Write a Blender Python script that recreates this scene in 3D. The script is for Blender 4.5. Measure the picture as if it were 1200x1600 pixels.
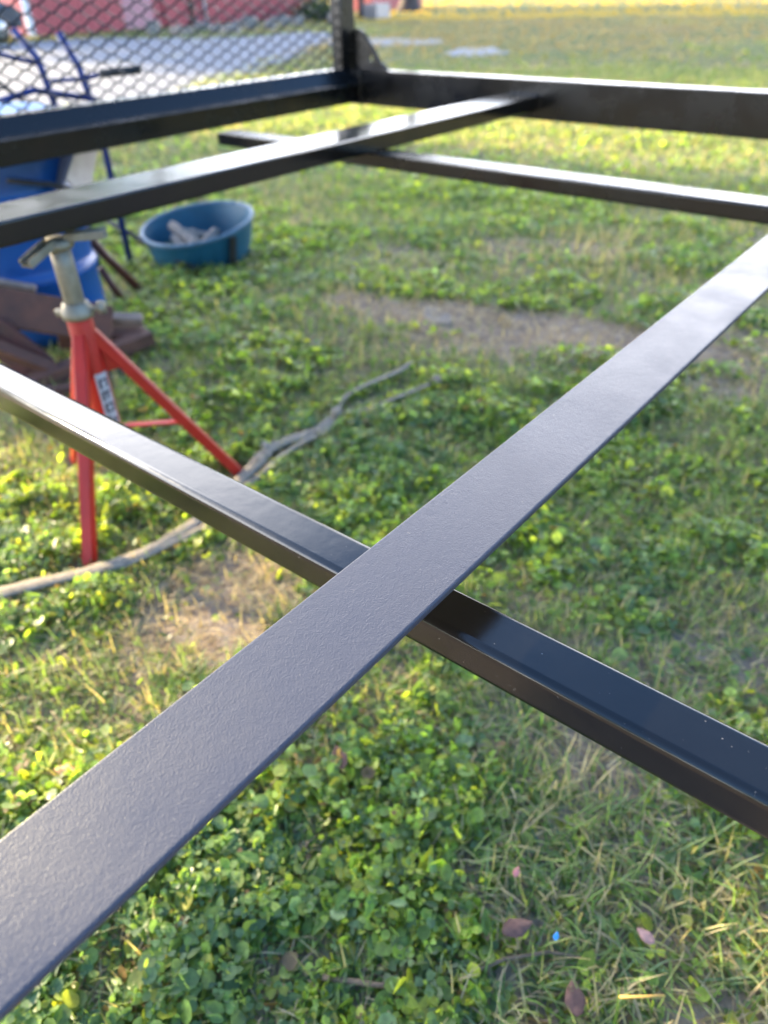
import bpy, math, random
import numpy as np
from mathutils import Matrix, Vector
for o in list(bpy.data.objects): bpy.data.objects.remove(o)
S = bpy.context.scene
R = math.radians
# ------------------------------------------------------------------ camera, sky, sun, exposure
CAM_Z = 1.288
cam = bpy.data.cameras.new('camera')
cam.sensor_fit = 'VERTICAL'; cam.sensor_height = 36.0; cam.sensor_width = 27.0
cam.lens = 36.0 * 1128.85 / 1600.0
cam.clip_start = 0.02; cam.clip_end = 1500
camo = bpy.data.objects.new('camera', cam); S.collection.objects.link(camo)
camo.matrix_world = Matrix(((0.62626965, 0.47244903, -0.62014373, 0),
                            (-0.7793183, 0.35775723, -0.51446355, 0),
                            (-0.0211969, 0.80548226, 0.59224068, CAM_Z), (0, 0, 0, 1)))
cam.dof.use_dof = True; cam.dof.focus_distance = 0.64; cam.dof.aperture_fstop = 4.0
S.camera = camo
SUN_AZ, SUN_EL = 96.0, 17.5      # azimuth from +X towards +Y
w = bpy.data.worlds.new('World'); S.world = w; w.use_nodes = True
nt = w.node_tree; bg = nt.nodes['Background']
sky = nt.nodes.new('ShaderNodeTexSky'); sky.sky_type = 'NISHITA'; sky.sun_disc = False
sky.sun_elevation = R(SUN_EL); sky.sun_rotation = R(90 - SUN_AZ)
sky.air_density = 1.0; sky.dust_density = 1.0; sky.ozone_density = 4.0
# thin cloud bank, out of view, added low down to brighten reflections on the steel
tcw = nt.nodes.new('ShaderNodeTexCoord'); sep = nt.nodes.new('ShaderNodeSeparateXYZ'); nt.links.new(tcw.outputs['Generated'], sep.inputs[0])
mp = nt.nodes.new('ShaderNodeMapping'); mp.inputs['Scale'].default_value = (1, 1, 2.6); nt.links.new(tcw.outputs['Generated'], mp.inputs[0])
cn = nt.nodes.new('ShaderNodeTexNoise'); cn.inputs['Scale'].default_value = 2.6; cn.inputs['Detail'].default_value = 6; cn.inputs['Roughness'].default_value = .55; nt.links.new(mp.outputs[0], cn.inputs['Vector'])
cr1 = nt.nodes.new('ShaderNodeMapRange'); cr1.interpolation_type = 'SMOOTHSTEP'; cr1.inputs[1].default_value = .28; cr1.inputs[2].default_value = .56; nt.links.new(cn.outputs[0], cr1.inputs[0])
cr2 = nt.nodes.new('ShaderNodeMapRange'); cr2.interpolation_type = 'SMOOTHSTEP'; cr2.inputs[1].default_value = .44; cr2.inputs[2].default_value = .12; cr2.inputs[3].default_value = 0; cr2.inputs[4].default_value = 1; 
dp = nt.nodes.new('ShaderNodeVectorMath'); dp.operation = 'DOT_PRODUCT'; nt.links.new(tcw.outputs['Generated'], dp.inputs[0]); dp.inputs[1].default_value = (math.cos(R(72)), math.sin(R(72)), 0)
ms_ = nt.nodes.new('ShaderNodeMath'); ms_.operation = 'MULTIPLY_ADD'; nt.links.new(dp.outputs['Value'], ms_.inputs[0]); ms_.inputs[1].default_value = -.36; nt.links.new(sep.outputs[2], ms_.inputs[2])
nt.links.new(ms_.outputs[0], cr2.inputs[0])   # bank shaped to climb higher on the side the cross tube mirrors
cm = nt.nodes.new('ShaderNodeMath'); cm.operation = 'MULTIPLY'; nt.links.new(cr1.outputs[0], cm.inputs[0]); nt.links.new(cr2.outputs[0], cm.inputs[1])
cmx = nt.nodes.new('ShaderNodeMixRGB'); nt.links.new(cm.outputs[0], cmx.inputs[0]); nt.links.new(sky.outputs[0], cmx.inputs[1]); cmx.inputs[2].default_value = (13.2, 13.0, 13.4, 1)
nt.links.new(cmx.outputs[0], bg.inputs[0]); bg.inputs[1].default_value = 0.15
sl = bpy.data.lights.new('sun', 'SUN'); sl.energy = 4.2; sl.angle = R(0.55); sl.color = (1.0, 0.82, 0.50)
so = bpy.data.objects.new('sun', sl); S.collection.objects.link(so)
sd = Vector((math.cos(R(SUN_EL)) * math.cos(R(SUN_AZ)), math.cos(R(SUN_EL)) * math.sin(R(SUN_AZ)), math.sin(R(SUN_EL))))
so.rotation_euler = sd.to_track_quat('Z', 'Y').to_euler()
S.view_settings.view_transform = 'Standard'; S.view_settings.look = 'None'
S.view_settings.gamma = 1; S.view_settings.use_curve_mapping = False
S.view_settings.exposure = 2.42
# ------------------------------------------------------------------ helpers
rng = np.random.default_rng(11); random.seed(4)
_lat = rng.random((256, 256))
def vnoise(x, y, s=1.0, o=0.0):
    x = np.asarray(x) * s + 37.7 + o; y = np.asarray(y) * s + 91.3 + o * 1.7
    xi = np.floor(x).astype(int); yi = np.floor(y).astype(int); fx = x - xi; fy = y - yi
    fx = fx * fx * (3 - 2 * fx); fy = fy * fy * (3 - 2 * fy)
    a = _lat[xi % 256, yi % 256]; b = _lat[(xi + 1) % 256, yi % 256]; c = _lat[xi % 256, (yi + 1) % 256]; d = _lat[(xi + 1) % 256, (yi + 1) % 256]
    return (a * (1 - fx) + b * fx) * (1 - fy) + (c * (1 - fx) + d * fx) * fy
def fbm(x, y, s=1.0, o=0.0, n=4):
    t = 0; a = .5; k = 0
    for i in range(n):
        t = t + a * vnoise(x, y, s * 2 ** i, o + i * 13.1); k += a; a *= .5
    return t / k
def sstep(a, b, v):
    t = np.clip((v - a) / (b - a), 0, 1); return t * t * (3 - 2 * t)
def gz(x, y):
    r = np.hypot(x, y); f = 1 - sstep(7, 11, r)
    return (fbm(x, y, 1.3, 5, 4) - .5) * .055 * f
def patch(x, y, cx, cy, rx, ry, rot=0, rag=.35):
    c, s = math.cos(rot), math.sin(rot); dx = x - cx; dy = y - cy
    u = (dx * c + dy * s) / rx; v = (-dx * s + dy * c) / ry
    d = np.hypot(u, v) + (fbm(x, y, 5 / max(rx, ry) * .6, 3, 3) - .5) * rag * 2
    return 1 - sstep(.75, 1.1, d)
def bare(x, y):      # worn bare soil
    b = np.maximum.reduce([patch(x, y, 2.86, 1.40, .21, 1.15, .22), patch(x, y, 2.50, 1.62, .12, .30, .2) * .8, patch(x, y, 2.76, .58, .12, .15, 0) * .8, patch(x, y, 3.2, .3, .3, .6, 0) * .7,
                           patch(x, y, .83, 1.22, .30, .22, 0) * .8, patch(x, y, .95, .25, .12, .12, 0) * .7,
                           patch(x, y, 3.9, 2.0, .22, .5, .5) * .7, patch(x, y, .62, .68, .05, .05, 0) * .5])
    return b
def set_props(o, label=None, cat=None, group=None, kind=None):
    if label: o['label'] = label
    if cat: o['category'] = cat
    if group: o['group'] = group
    if kind: o['kind'] = kind
    return o
def thing(name, label, cat, loc=(0, 0, 0), group=None):
    o = bpy.data.objects.new(name, None); S.collection.objects.link(o); o.location = loc; o.empty_display_size = .1
    return set_props(o, label, cat, group)
class MB:
    def __init__(s): s.v = []; s.f = []; s.sm = []
    def add(s, vs, fs, smooth=False):
        n = len(s.v); s.v += [tuple(map(float, p)) for p in vs]; s.f += [tuple(i + n for i in f) for f in fs]; s.sm += [smooth] * len(fs); return s
    def box(s, c, d, M=None):
        vs = [Vector((sx * d[0] / 2, sy * d[1] / 2, sz * d[2] / 2)) for sx in (-1, 1) for sy in (-1, 1) for sz in (-1, 1)]
        if M: vs = [M @ v for v in vs]
        return s.add([v + Vector(c) for v in vs], [(0, 1, 3, 2), (4, 6, 7, 5), (0, 4, 5, 1), (2, 3, 7, 6), (0, 2, 6, 4), (1, 5, 7, 3)])
    def extr(s, prof, p0, p1, u, v, smooth=False):   # profile (a,b) in axes u,v swept p0->p1
        p0, p1, u, v = Vector(p0), Vector(p1), Vector(u), Vector(v); n = len(prof)
        vs = [p0 + u * a + v * b for a, b in prof] + [p1 + u * a + v * b for a, b in prof]
        if (p1 - p0).dot(u.cross(v)) < 0: o_ = True
        else: o_ = False
        fs = []
        for i in range(n):
            j = (i + 1) % n; q = (i, j, j + n, i + n); fs.append(q[::-1] if o_ else q)
        a = tuple(range(n)); b = tuple(range(n, 2 * n)); fs += [a if o_ else a[::-1], b[::-1] if o_ else b]
        s.add(vs, fs, smooth)
        if smooth:      # long flat faces and end caps stay flat, only the rounded corners are smooth
            base_ = len(s.f) - len(fs)
            for i in range(n):
                j = (i + 1) % n; L_ = math.hypot(prof[i][0] - prof[j][0], prof[i][1] - prof[j][1])
                if L_ > .006: s.sm[base_ + i] = False
            s.sm[base_ + n] = s.sm[base_ + n + 1] = False
        return s
    def tube(s, pts, rad, seg=10, cap=True, flat=1.0):
        pts = [Vector(p) for p in pts]; n = len(pts)
        if not hasattr(rad, '__len__'): rad = [rad] * n
        up = None; rings = []
        for i, p in enumerate(pts):
            t = (pts[min(i + 1, n - 1)] - pts[max(i - 1, 0)]).normalized()
            if up is None: up = Vector((0, 0, 1)) if abs(t.z) < .9 else Vector((1, 0, 0))
            a = t.cross(up).normalized(); up = a.cross(t).normalized()
            rings += [p + a * math.cos(k * 2 * math.pi / seg) * rad[i] + up * math.sin(k * 2 * math.pi / seg) * rad[i] * flat for k in range(seg)]
        fs = [(i * seg + k, i * seg + (k + 1) % seg, (i + 1) * seg + (k + 1) % seg, (i + 1) * seg + k) for i in range(n - 1) for k in range(seg)]
        if cap: fs += [tuple(range(seg))[::-1], tuple((n - 1) * seg + k for k in range(seg))]
        return s.add(rings, fs, True)
    def lathe(s, prof, c, seg=32, M=None):
        c = Vector(c); vs = []
        for r, z in prof:
            for k in range(seg):
                a = 2 * math.pi * k / seg; p = Vector((r * math.cos(a), r * math.sin(a), z)); vs.append((M @ p if M else p) + c)
        n = len(prof)
        fs = [(i * seg + k, i * seg + (k + 1) % seg, (i + 1) * seg + (k + 1) % seg, (i + 1) * seg + k) for i in range(n - 1) for k in range(seg)]
        return s.add(vs, fs, True)
    def build(s, name, mat, parent=None, bevel=0, segs=2, **kw):
        off = parent.location if parent is not None and parent.parent is None else Vector((0, 0, 0))
        if parent is not None and parent.parent is not None: off = parent.parent.location
        me = bpy.data.meshes.new(name); me.from_pydata([(x - off[0], y - off[1], z - off[2]) for x, y, z in s.v], [], s.f)
        me.polygons.foreach_set('use_smooth', s.sm); me.materials.append(mat); me.validate(); me.update()
        o = bpy.data.objects.new(name, me); S.collection.objects.link(o)
        if parent is not None: o.parent = parent
        if bevel:
            b = o.modifiers.new('bevel', 'BEVEL'); b.width = bevel; b.segments = segs; b.limit_method = 'ANGLE'; b.angle_limit = R(35); b.harden_normals = False
        set_props(o, kw.get('label'), kw.get('cat'), kw.get('group'), kw.get('kind'))
        return o
def rrect(a0, a1, b0, b1, r, n=5):
    pts = []
    for cx, cy, s0 in ((a1 - r, b1 - r, 0), (a0 + r, b1 - r, 90), (a0 + r, b0 + r, 180), (a1 - r, b0 + r, 270)):
        for k in range(n + 1):
            t = R(s0 + 90 * k / n); pts.append((cx + r * math.cos(t), cy + r * math.sin(t)))
    return pts
def np_mesh(name, V, F, mat, col=None, parent=None, smooth=False, **kw):
    me = bpy.data.meshes.new(name); k = F.shape[1]
    me.vertices.add(len(V)); me.vertices.foreach_set('co', V.astype(np.float32).ravel())
    me.loops.add(F.size); me.loops.foreach_set('vertex_index', F.astype(np.int32).ravel())
    me.polygons.add(len(F)); me.polygons.foreach_set('loop_start', np.arange(0, F.size, k, dtype=np.int32))
    me.polygons.foreach_set('use_smooth', np.full(len(F), smooth))
    me.update(calc_edges=True)
    if col is not None:
        a = me.color_attributes.new('tint', 'FLOAT_COLOR', 'POINT')
        a.data.foreach_set('color', np.hstack([col, np.ones((len(col), 1))]).astype(np.float32).ravel())
    me.materials.append(mat)
    o = bpy.data.objects.new(name, me); S.collection.objects.link(o)
    if parent is not None: o.parent = parent
    set_props(o, kw.get('label'), kw.get('cat'), kw.get('group'), kw.get('kind'))
    return o
# ------------------------------------------------------------------ materials
def newmat(name):
    m = bpy.data.materials.new(name); m.use_nodes = True; n = m.node_tree; p = n.nodes['Principled BSDF']; return m, n, p
def N(n, t, **k):
    x = n.nodes.new(t)
    for a, b in k.items(): setattr(x, a, b)
    return x
def noise(n, scale, detail=4, rough=.6, vec=None, dist=0):
    x = N(n, 'ShaderNodeTexNoise'); x.inputs['Scale'].default_value = scale; x.inputs['Detail'].default_value = detail
    x.inputs['Roughness'].default_value = rough; x.inputs['Distortion'].default_value = dist
    if vec is None:
        tc = N(n, 'ShaderNodeTexCoord'); vec = tc.outputs['Object']
    n.links.new(vec, x.inputs['Vector']); return x
def ramp(n, inp, stops, interp='LINEAR'):
    r = N(n, 'ShaderNodeValToRGB'); r.color_ramp.interpolation = interp; e = r.color_ramp.elements
    while len(e) < len(stops): e.new(.5)
    for q, (p, c) in zip(e, stops):
        q.position = p; q.color = (*c, 1) if len(c) == 3 else c
    n.links.new(inp, r.inputs[0]); return r
def mat(name, c, rough=.5, var=.25, vs=8, bump=0, bs=60, metal=0, spec=.5, dirt=None, coat=0):
    m, n, p = newmat(name); x = noise(n, vs, 5, .65)
    lo = tuple(max(0, v * (1 - var)) for v in c); hi = tuple(v * (1 + var) for v in c)
    r = ramp(n, x.outputs[0], [(.3, lo), (.7, hi)]); out = r.outputs[0]
    if dirt:
        y = noise(n, dirt[1], 6, .7); mk = ramp(n, y.outputs[0], [(dirt[2], (0, 0, 0)), (dirt[2] + .12, (1, 1, 1))])
        mx = N(n, 'ShaderNodeMixRGB'); n.links.new(mk.outputs[0], mx.inputs[0]); n.links.new(out, mx.inputs[1]); mx.inputs[2].default_value = (*dirt[0], 1); out = mx.outputs[0]
    n.links.new(out, p.inputs['Base Color'])
    rr = ramp(n, x.outputs[0], [(.3, (rough * .8,) * 3), (.7, (min(1, rough * 1.2),) * 3)]); n.links.new(rr.outputs[0], p.inputs['Roughness'])
    p.inputs['Metallic'].default_value = metal; p.inputs['Specular IOR Level'].default_value = spec; p.inputs['Coat Weight'].default_value = coat
    if bump:
        b = N(n, 'ShaderNodeBump'); b.inputs['Strength'].default_value = 1; b.inputs['Distance'].default_value = bump
        z = noise(n, bs, 4, .6); n.links.new(z.outputs[0], b.inputs['Height']); n.links.new(b.outputs[0], p.inputs['Normal'])
    return m
def paint(name, rough, bumps, ior=1.5, base=(.012, .012, .014), specks=True, rvar=.3):
    m, n, p = newmat(name); tc = N(n, 'ShaderNodeTexCoord'); v = tc.outputs['Object']
    a = noise(n, 6, 5, .6, v); rr = ramp(n, a.outputs[0], [(.35, (rough * (1 - rvar),) * 3), (.65, (rough * (1 + rvar),) * 3)])
    p.inputs['Base Color'].default_value = (*base, 1); p.inputs['IOR'].default_value = ior
    r_out = rr.outputs[0]
    if specks:
        s = noise(n, 260, 2, .5, v); sr = ramp(n, s.outputs[0], [(.735, base), (.79, (.15, .14, .13))]); n.links.new(sr.outputs[0], p.inputs['Base Color'])
    n.links.new(r_out, p.inputs['Roughness'])
    last = None
    for sc, dist, det in bumps:
        b = N(n, 'ShaderNodeBump'); b.inputs['Distance'].default_value = dist; z = noise(n, sc, det, .55, v)
        n.links.new(z.outputs[0], b.inputs['Height'])
        if last: n.links.new(last.outputs[0], b.inputs['Normal'])
        last = b
    n.links.new(last.outputs[0], p.inputs['Normal']); return m
M_bar = paint('textured black paint', .35, [(700, .00036, 2), (150, .00022, 2), (14, .0002, 2)], 1.37, (.052, .055, .074))
M_tube = paint('gloss black paint', .17, [(30, .0003, 2), (400, .00005, 3)], 1.58, (.004, .0038, .0036))
M_blk = paint('black frame paint', .26, [(25, .0003, 3), (200, .0002, 3)], 1.5, (.004, .0038, .004), False)
M_mesh = mat('black mesh paint', (.004, .004, .004), .45, .2, 20)
M_red = mat('red enamel', (.42, .014, .009), .45, .14, 12, .0003, 80, dirt=((.25, .05, .035), 30, .62))
M_galv = mat('galvanised steel', (.27, .25, .20), .55, .3, 30, .0003, 90, metal=.45, dirt=((.30, .24, .16), 18, .6))
M_drum = mat('blue drum plastic', (.002, .075, .30), .38, .12, 5, .0008, 30, dirt=((.01, .08, .22), 9, .7))
M_bluetube = mat('blue painted tube', (.008, .025, .15), .4, .2, 20, dirt=((.12, .10, .12), 30, .64))
M_tub = mat('teal tub plastic', (.008, .085, .145), .5, .2, 6, .001, 25, dirt=((.08, .14, .15), 12, .62))
M_rubber = mat('black rubber', (.02, .02, .02), .6, .2, 30)
M_wood = mat('brown weathered timber', (.115, .050, .034), .75, .4, 14, .002, 40, dirt=((.22, .15, .13), 10, .6))
M_woodtop = mat('grey weathered timber', (.26, .19, .15), .8, .35, 14, .002, 40)
M_rust = mat('rusty brown steel', (.085, .024, .018), .5, .35, 20, .0006, 60)
M_chunk = mat('pale split wood', (.23, .19, .155), .8, .3, 20, .002, 60)
M_rope = mat('weathered strap fibre', (.27, .22, .165), .85, .35, 60, .002, 200, dirt=((.10, .08, .055), 25, .55))
M_leaf = mat('dry brown leaf', (.15, .070, .048), .7, .4, 60, .001, 200)
M_twig = mat('dry twig', (.17, .115, .07), .8, .35, 60, .001, 200)
M_yel = mat('yellow straw', (.55, .33, .07), .6, .2, 50)
M_bluebit = mat('light blue plastic', (.05, .35, .75), .4, .1, 20)
M_stone = mat('pale limestone', (.25, .21, .175), .85, .2, 9, .004, 25, dirt=((.2, .16, .12), 14, .56))
M_white = mat('white sticker', (.42, .42, .46), .5, .08, 30)
M_ink = mat('black ink', (.03, .03, .05), .5, .1, 30)
M_redwall = mat('red sheet wall', (.55, .11, .11), .6, .10, 1.2, 0, dirt=((.60, .24, .23), 1.5, .6))
M_trim = mat('white trim', (.72, .72, .74), .5, .05, 3)
M_pink = mat('faded pink door', (.58, .26, .27), .6, .08, 2)
M_roof = mat('grey metal roof', (.3, .31, .32), .4, .1, 1)
M_car = mat('slate car paint', (.045, .06, .09), .25, .1, 3, coat=1)
M_glass = mat('dark car glass', (.01, .012, .015), .08, .1, 3)
M_chrome = mat('bright wheel metal', (.5, .5, .52), .3, .1, 10, metal=.9)
M_bark = mat('brown bark', (.10, .070, .060), .85, .4, 3, .02, 12)
M_conc = mat('pale concrete', (.25, .245, .25), .8, .12, 2, .003, 30)
M_greyplate = mat('grey sheet metal', (.30, .29, .30), .4, .25, 12, .001, 25, metal=.5, dirt=((.14, .12, .11), 14, .58))
def leafmat(name, rough=.45, trans=.42, tint=(1.15, 1.25, .45)):
    m, n, p = newmat(name); at = N(n, 'ShaderNodeAttribute', attribute_name='tint')
    x = noise(n, 90, 3, .6); rr = ramp(n, x.outputs[0], [(.3, (.72, .72, .72)), (.7, (1.25, 1.25, 1.2))])
    mx = N(n, 'ShaderNodeMixRGB', blend_type='MULTIPLY'); mx.inputs[0].default_value = 1
    n.links.new(at.outputs['Color'], mx.inputs[1]); n.links.new(rr.outputs[0], mx.inputs[2])
    n.links.new(mx.outputs[0], p.inputs['Base Color']); p.inputs['Roughness'].default_value = rough; p.inputs['Specular IOR Level'].default_value = .45
    t = N(n, 'ShaderNodeBsdfTranslucent'); m2 = N(n, 'ShaderNodeMixRGB', blend_type='MULTIPLY'); m2.inputs[0].default_value = 1
    n.links.new(mx.outputs[0], m2.inputs[1]); m2.inputs[2].default_value = (*[v * 2.25 for v in tint], 1); n.links.new(m2.outputs[0], t.inputs['Color'])
    ms = N(n, 'ShaderNodeMixShader'); ms.inputs[0].default_value = trans
    n.links.new(p.outputs[0], ms.inputs[1]); n.links.new(t.outputs[0], ms.inputs[2]); n.links.new(ms.outputs[0], n.nodes['Material Output'].inputs['Surface'])
    return m
M_clover = leafmat('clover leaf', .38, .45)
M_grass = leafmat('grass blade', .5, .38, (1.2, 1.15, .5))
M_crown = leafmat('tree leaf', .5, .35)
def groundmat():
    m, n, p = newmat('lawn soil'); tc = N(n, 'ShaderNodeTexCoord'); v = tc.outputs['Object']
    at = N(n, 'ShaderNodeAttribute', attribute_name='tint')
    a = noise(n, 14, 8, .7, v); soil = ramp(n, a.outputs[0], [(.25, (.13, .095, .072)), (.5, (.32, .25, .20)), (.75, (.52, .43, .35))])
    b = noise(n, .35, 6, .6, v); c = noise(n, 3.0, 8, .75, v)
    lawn = ramp(n, b.outputs[0], [(.30, (.11, .145, .040)), (.48, (.16, .175, .05)), (.62, (.24, .20, .07)), (.78, (.28, .21, .09))])
    dk = ramp(n, c.outputs[0], [(.3, (.55, .55, .55)), (.7, (1.35, 1.35, 1.3))])
    mu = N(n, 'ShaderNodeMixRGB', blend_type='MULTIPLY'); mu.inputs[0].default_value = 1; n.links.new(lawn.outputs[0], mu.inputs[1]); n.links.new(dk.outputs[0], mu.inputs[2])
    sp = N(n, 'ShaderNodeSeparateColor'); n.links.new(at.outputs['Color'], sp.inputs[0])
    mx = N(n, 'ShaderNodeMixRGB'); n.links.new(sp.outputs[0], mx.inputs[0]); n.links.new(soil.outputs[0], mx.inputs[1]); n.links.new(mu.outputs[0], mx.inputs[2])
    n.links.new(mx.outputs[0], p.inputs['Base Color']); p.inputs['Roughness'].default_value = .95; p.inputs['Specular IOR Level'].default_value = .15
    bp = N(n, 'ShaderNodeBump'); bp.inputs['Distance'].default_value = .015; z = noise(n, 60, 6, .7, v); n.links.new(z.outputs[0], bp.inputs['Height']); n.links.new(bp.outputs[0], p.inputs['Normal'])
    return m
M_ground = groundmat()
# ------------------------------------------------------------------ ground
def axis(lo, a, b, hi, st, g):
    mid = list(np.arange(a, b + 1e-6, st)); up = []; x = b; s = st
    while x < hi: s *= g; x += s; up.append(x)
    dn = []; x = a; s = st
    while x > lo: s *= g; x -= s; dn.append(x)
    return np.array(dn[::-1] + mid + up)
ax = axis(-120, -1.0, 6, 420, .05, 1.09); ay = axis(-120, -1.5, 6, 420, .05, 1.09)
GX, GY = np.meshgrid(ax, ay, indexing='ij'); GZ = gz(GX, GY)
ni, nj = GX.shape; idx = np.arange(ni * nj).reshape(ni, nj)
F = np.stack([idx[:-1, :-1].ravel(), idx[1:, :-1].ravel(), idx[1:, 1:].ravel(), idx[:-1, 1:].ravel()], 1)
rr_ = np.hypot(GX, GY); lawnw = sstep(3.0, 9, rr_) * .95
V = np.stack([GX.ravel(), GY.ravel(), GZ.ravel()], 1)
col = np.repeat(lawnw.ravel()[:, None], 3, 1)
np_mesh('ground', V, F, M_ground, col, smooth=True, kind='structure')
# gravel drive and pale slabs (flat sheets on the far, level part of the yard)
def sheet(name, pts, z, m, rag=.3, sub=6, **kw):
    out = []; n = len(pts)
    for i in range(n):
        a = Vector((*pts[i], 0)); b = Vector((*pts[(i + 1) % n], 0)); d = (b - a); nn = Vector((-d.y, d.x, 0)).normalized()
        for k in range(sub):
            p = a + d * k / sub; q = p + nn * (random.random() - .5) * rag * (0 if k == 0 else 1); out.append((q.x, q.y, z))
    top = len(out); mb = MB(); th = .004
    mb.add(out, [tuple(range(top))]); return mb.build(name, m, **kw)
M_gravel = mat('pale gravel', (.185, .190, .215), .9, .22, 1.3, .02, 8, dirt=((.30, .27, .19), .6, .56))
sheet('gravel_drive', [(-30, 20), (2, 10.6), (6.3, 9.9), (9, 10.4), (12, 12.3), (15, 14.6), (19.5, 17), (20.5, 19.5), (17.4, 19.8), (15.6, 24.6), (-30, 26)], .010, M_gravel, .7, 10, kind='structure')
sheet('path', [(15.6, 14.0), (17.6, 12.3), (18.6, 12.9), (18.6, 15.8), (17.0, 16.2)], .006, M_conc, .2, 5, kind='structure')
c_ = sheet('concrete_slab', [(14.6, 10.3), (14.6, 9.4), (15.6, 9.2), (16.9, 10.3), (16.4, 11.0)], .012, M_conc, .2, 5, label='small pale concrete slab lying flush in the shaded lawn beyond the end rail', cat='slab')
# ------------------------------------------------------------------ near vegetation
def rotmats(n, tilt):
    yaw = rng.random(n) * 2 * np.pi; ta = rng.random(n) * 2 * np.pi; t = np.abs(rng.normal(0, tilt, n))
    kx, ky = np.cos(ta), np.sin(ta); c, s = np.cos(t), np.sin(t)
    K = np.zeros((n, 3, 3)); K[:, 0, 2] = ky; K[:, 1, 2] = -kx; K[:, 2, 0] = -ky; K[:, 2, 1] = kx
    I = np.eye(3)[None]; Rt = I + s[:, None, None] * K + (1 - c)[:, None, None] * (K @ K)
    Y = np.zeros((n, 3, 3)); Y[:, 0, 0] = np.cos(yaw); Y[:, 0, 1] = -np.sin(yaw); Y[:, 1, 0] = np.sin(yaw); Y[:, 1, 1] = np.cos(yaw); Y[:, 2, 2] = 1
    return Rt @ Y
def instance(tv, tf, P, Sc, Rm, C):
    n = len(P); v = np.einsum('nij,kj->nki', Rm, tv) * Sc[:, None, None] + P[:, None, :]
    f = tf[None] + (np.arange(n) * len(tv))[:, None, None]
    c = np.repeat(C[:, None, :], len(tv), 1)
    return v.reshape(-1, 3), f.reshape(-1, tf.shape[1]), c.reshape(-1, 3)
def leaf_tpl(k):      # roundish leaf with a notch, cupped, centre at attachment
    pts = [(0, 0, 0)]
    for i in range(k):
        a = -math.pi + 2 * math.pi * (i + .5) / k; r = 1 - .22 * math.exp(-((abs(a) - math.pi) / .5) ** 2) - .05 * math.cos(2 * a)
        x, y = r * math.cos(a), r * math.sin(a) * .92; pts.append((x, y, .20 * (x * x + y * y) - .10 * abs(y)))
    return np.array(pts), np.array([(0, 1 + i, 1 + (i + 1) % k) for i in range(k)])
def trefoil_tpl():    # three-part clover leaf
    pts = [(0, 0, 0)]; fs = []
    for j in range(3):
        a0 = 2 * math.pi * j / 3
        for r_, da, z in ((.55, -.62, .02), (.98, -.36, .12), (.90, 0, .02), (.98, .36, .12), (.55, .62, .02)): pts.append((r_ * math.cos(a0 + da), r_ * math.sin(a0 + da), z))
        b_ = 1 + 5 * j; fs += [(0, b_, b_ + 1), (0, b_ + 1, b_ + 2), (0, b_ + 2, b_ + 3), (0, b_ + 3, b_ + 4)]
    return np.array(pts), np.array(fs)
def ovate_tpl():      # pointed leaf folded along its midrib
    pts = [(-.9, 0, 0), (-.5, .36, .10), (.1, .42, .12), (.6, .22, .05), (1.15, 0, -.12), (.6, -.22, .05), (.1, -.42, .12), (-.5, -.36, .10), (0, 0, 0)]
    return np.array(pts), np.array([(8, i, (i + 1) % 8) for i in range(8)])
def wedge(n, r0, r1, half, az0=40):
    r = np.sqrt(rng.random(n) * (r1 ** 2 - r0 ** 2) + r0 ** 2); a = R(az0) + (rng.random(n) * 2 - 1) * R(half); return r * np.cos(a), r * np.sin(a)
FEET = [(.655, 1.60), (1.235, 1.62), (.945, 2.13)]
STRAP = [(.30, 1.72), (.43, 1.66), (.65, 1.535), (.80, 1.50), (.95, 1.50), (1.10, 1.55), (1.27, 1.59), (1.40, 1.62), (1.57, 1.595), (1.70, 1.62), (1.80, 1.64), (2.05, 1.58)]
def strapd(x, y):
    dd = np.full(np.shape(x), 9.0)
    for (x0, y0), (x1, y1) in zip(STRAP[:-1], STRAP[1:]):
        ex, ey = x1 - x0, y1 - y0; t = np.clip(((x - x0) * ex + (y - y0) * ey) / (ex * ex + ey * ey), 0, 1); dd = np.minimum(dd, np.hypot(x - x0 - t * ex, y - y0 - t * ey))
    return dd
def clover_w(x, y):
    c = sstep(.38, .54, fbm(x, y, 2.2, 21, 4)) * .95; c = np.maximum(c, patch(x, y, .45, .50, .35, .42, 0)); c = np.maximum(c, patch(x, y, 1.6, 1.2, .75, .5, .5) * .9)
    c = np.maximum(c, patch(x, y, 1.0, 1.6, .6, .35, 0) * .8)
    c = c * (.25 + .75 * sstep(.36, .52, fbm(x, y, 9, 55, 3)))
    for fx, fy in FEET: c = c * sstep(.03, .10, np.hypot(x - fx, y - fy))
    c = c * sstep(.012, .05, strapd(x, y))
    c = c * (1 - patch(x, y, .75, .02, .30, .34, 0) * .93); c *= 1 - bare(x, y); c *= 1 - .6 * sstep(5, 9, np.hypot(x, y)); return c
greens = np.array([(.10, .150, .035), (.15, .205, .040), (.20, .25, .042), (.14, .185, .085), (.27, .28, .045), (.075, .11, .04)])
def leafcols(n, x, y):
    c = greens[rng.integers(0, len(greens), n)].copy(); c *= (.72 + 1.02 * rng.random((n, 1)))
    blu = sstep(.55, .7, fbm(x, y, 2.3, 77, 3))[:, None]; c = c * (1 - blu * .5) + np.array([(.10, .165, .095)]) * blu * .5
    yl = rng.random(n) < .06; c[yl] = (.26, .25, .04); br = rng.random(n) < .02; c[br] = (.20, .12, .06); return c
LV, LF, LC = [], [], []
base = 0
def push(v, f, c):
    global base
    LV.append(v); LF.append(f + base); LC.append(c); base += len(v)
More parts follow.
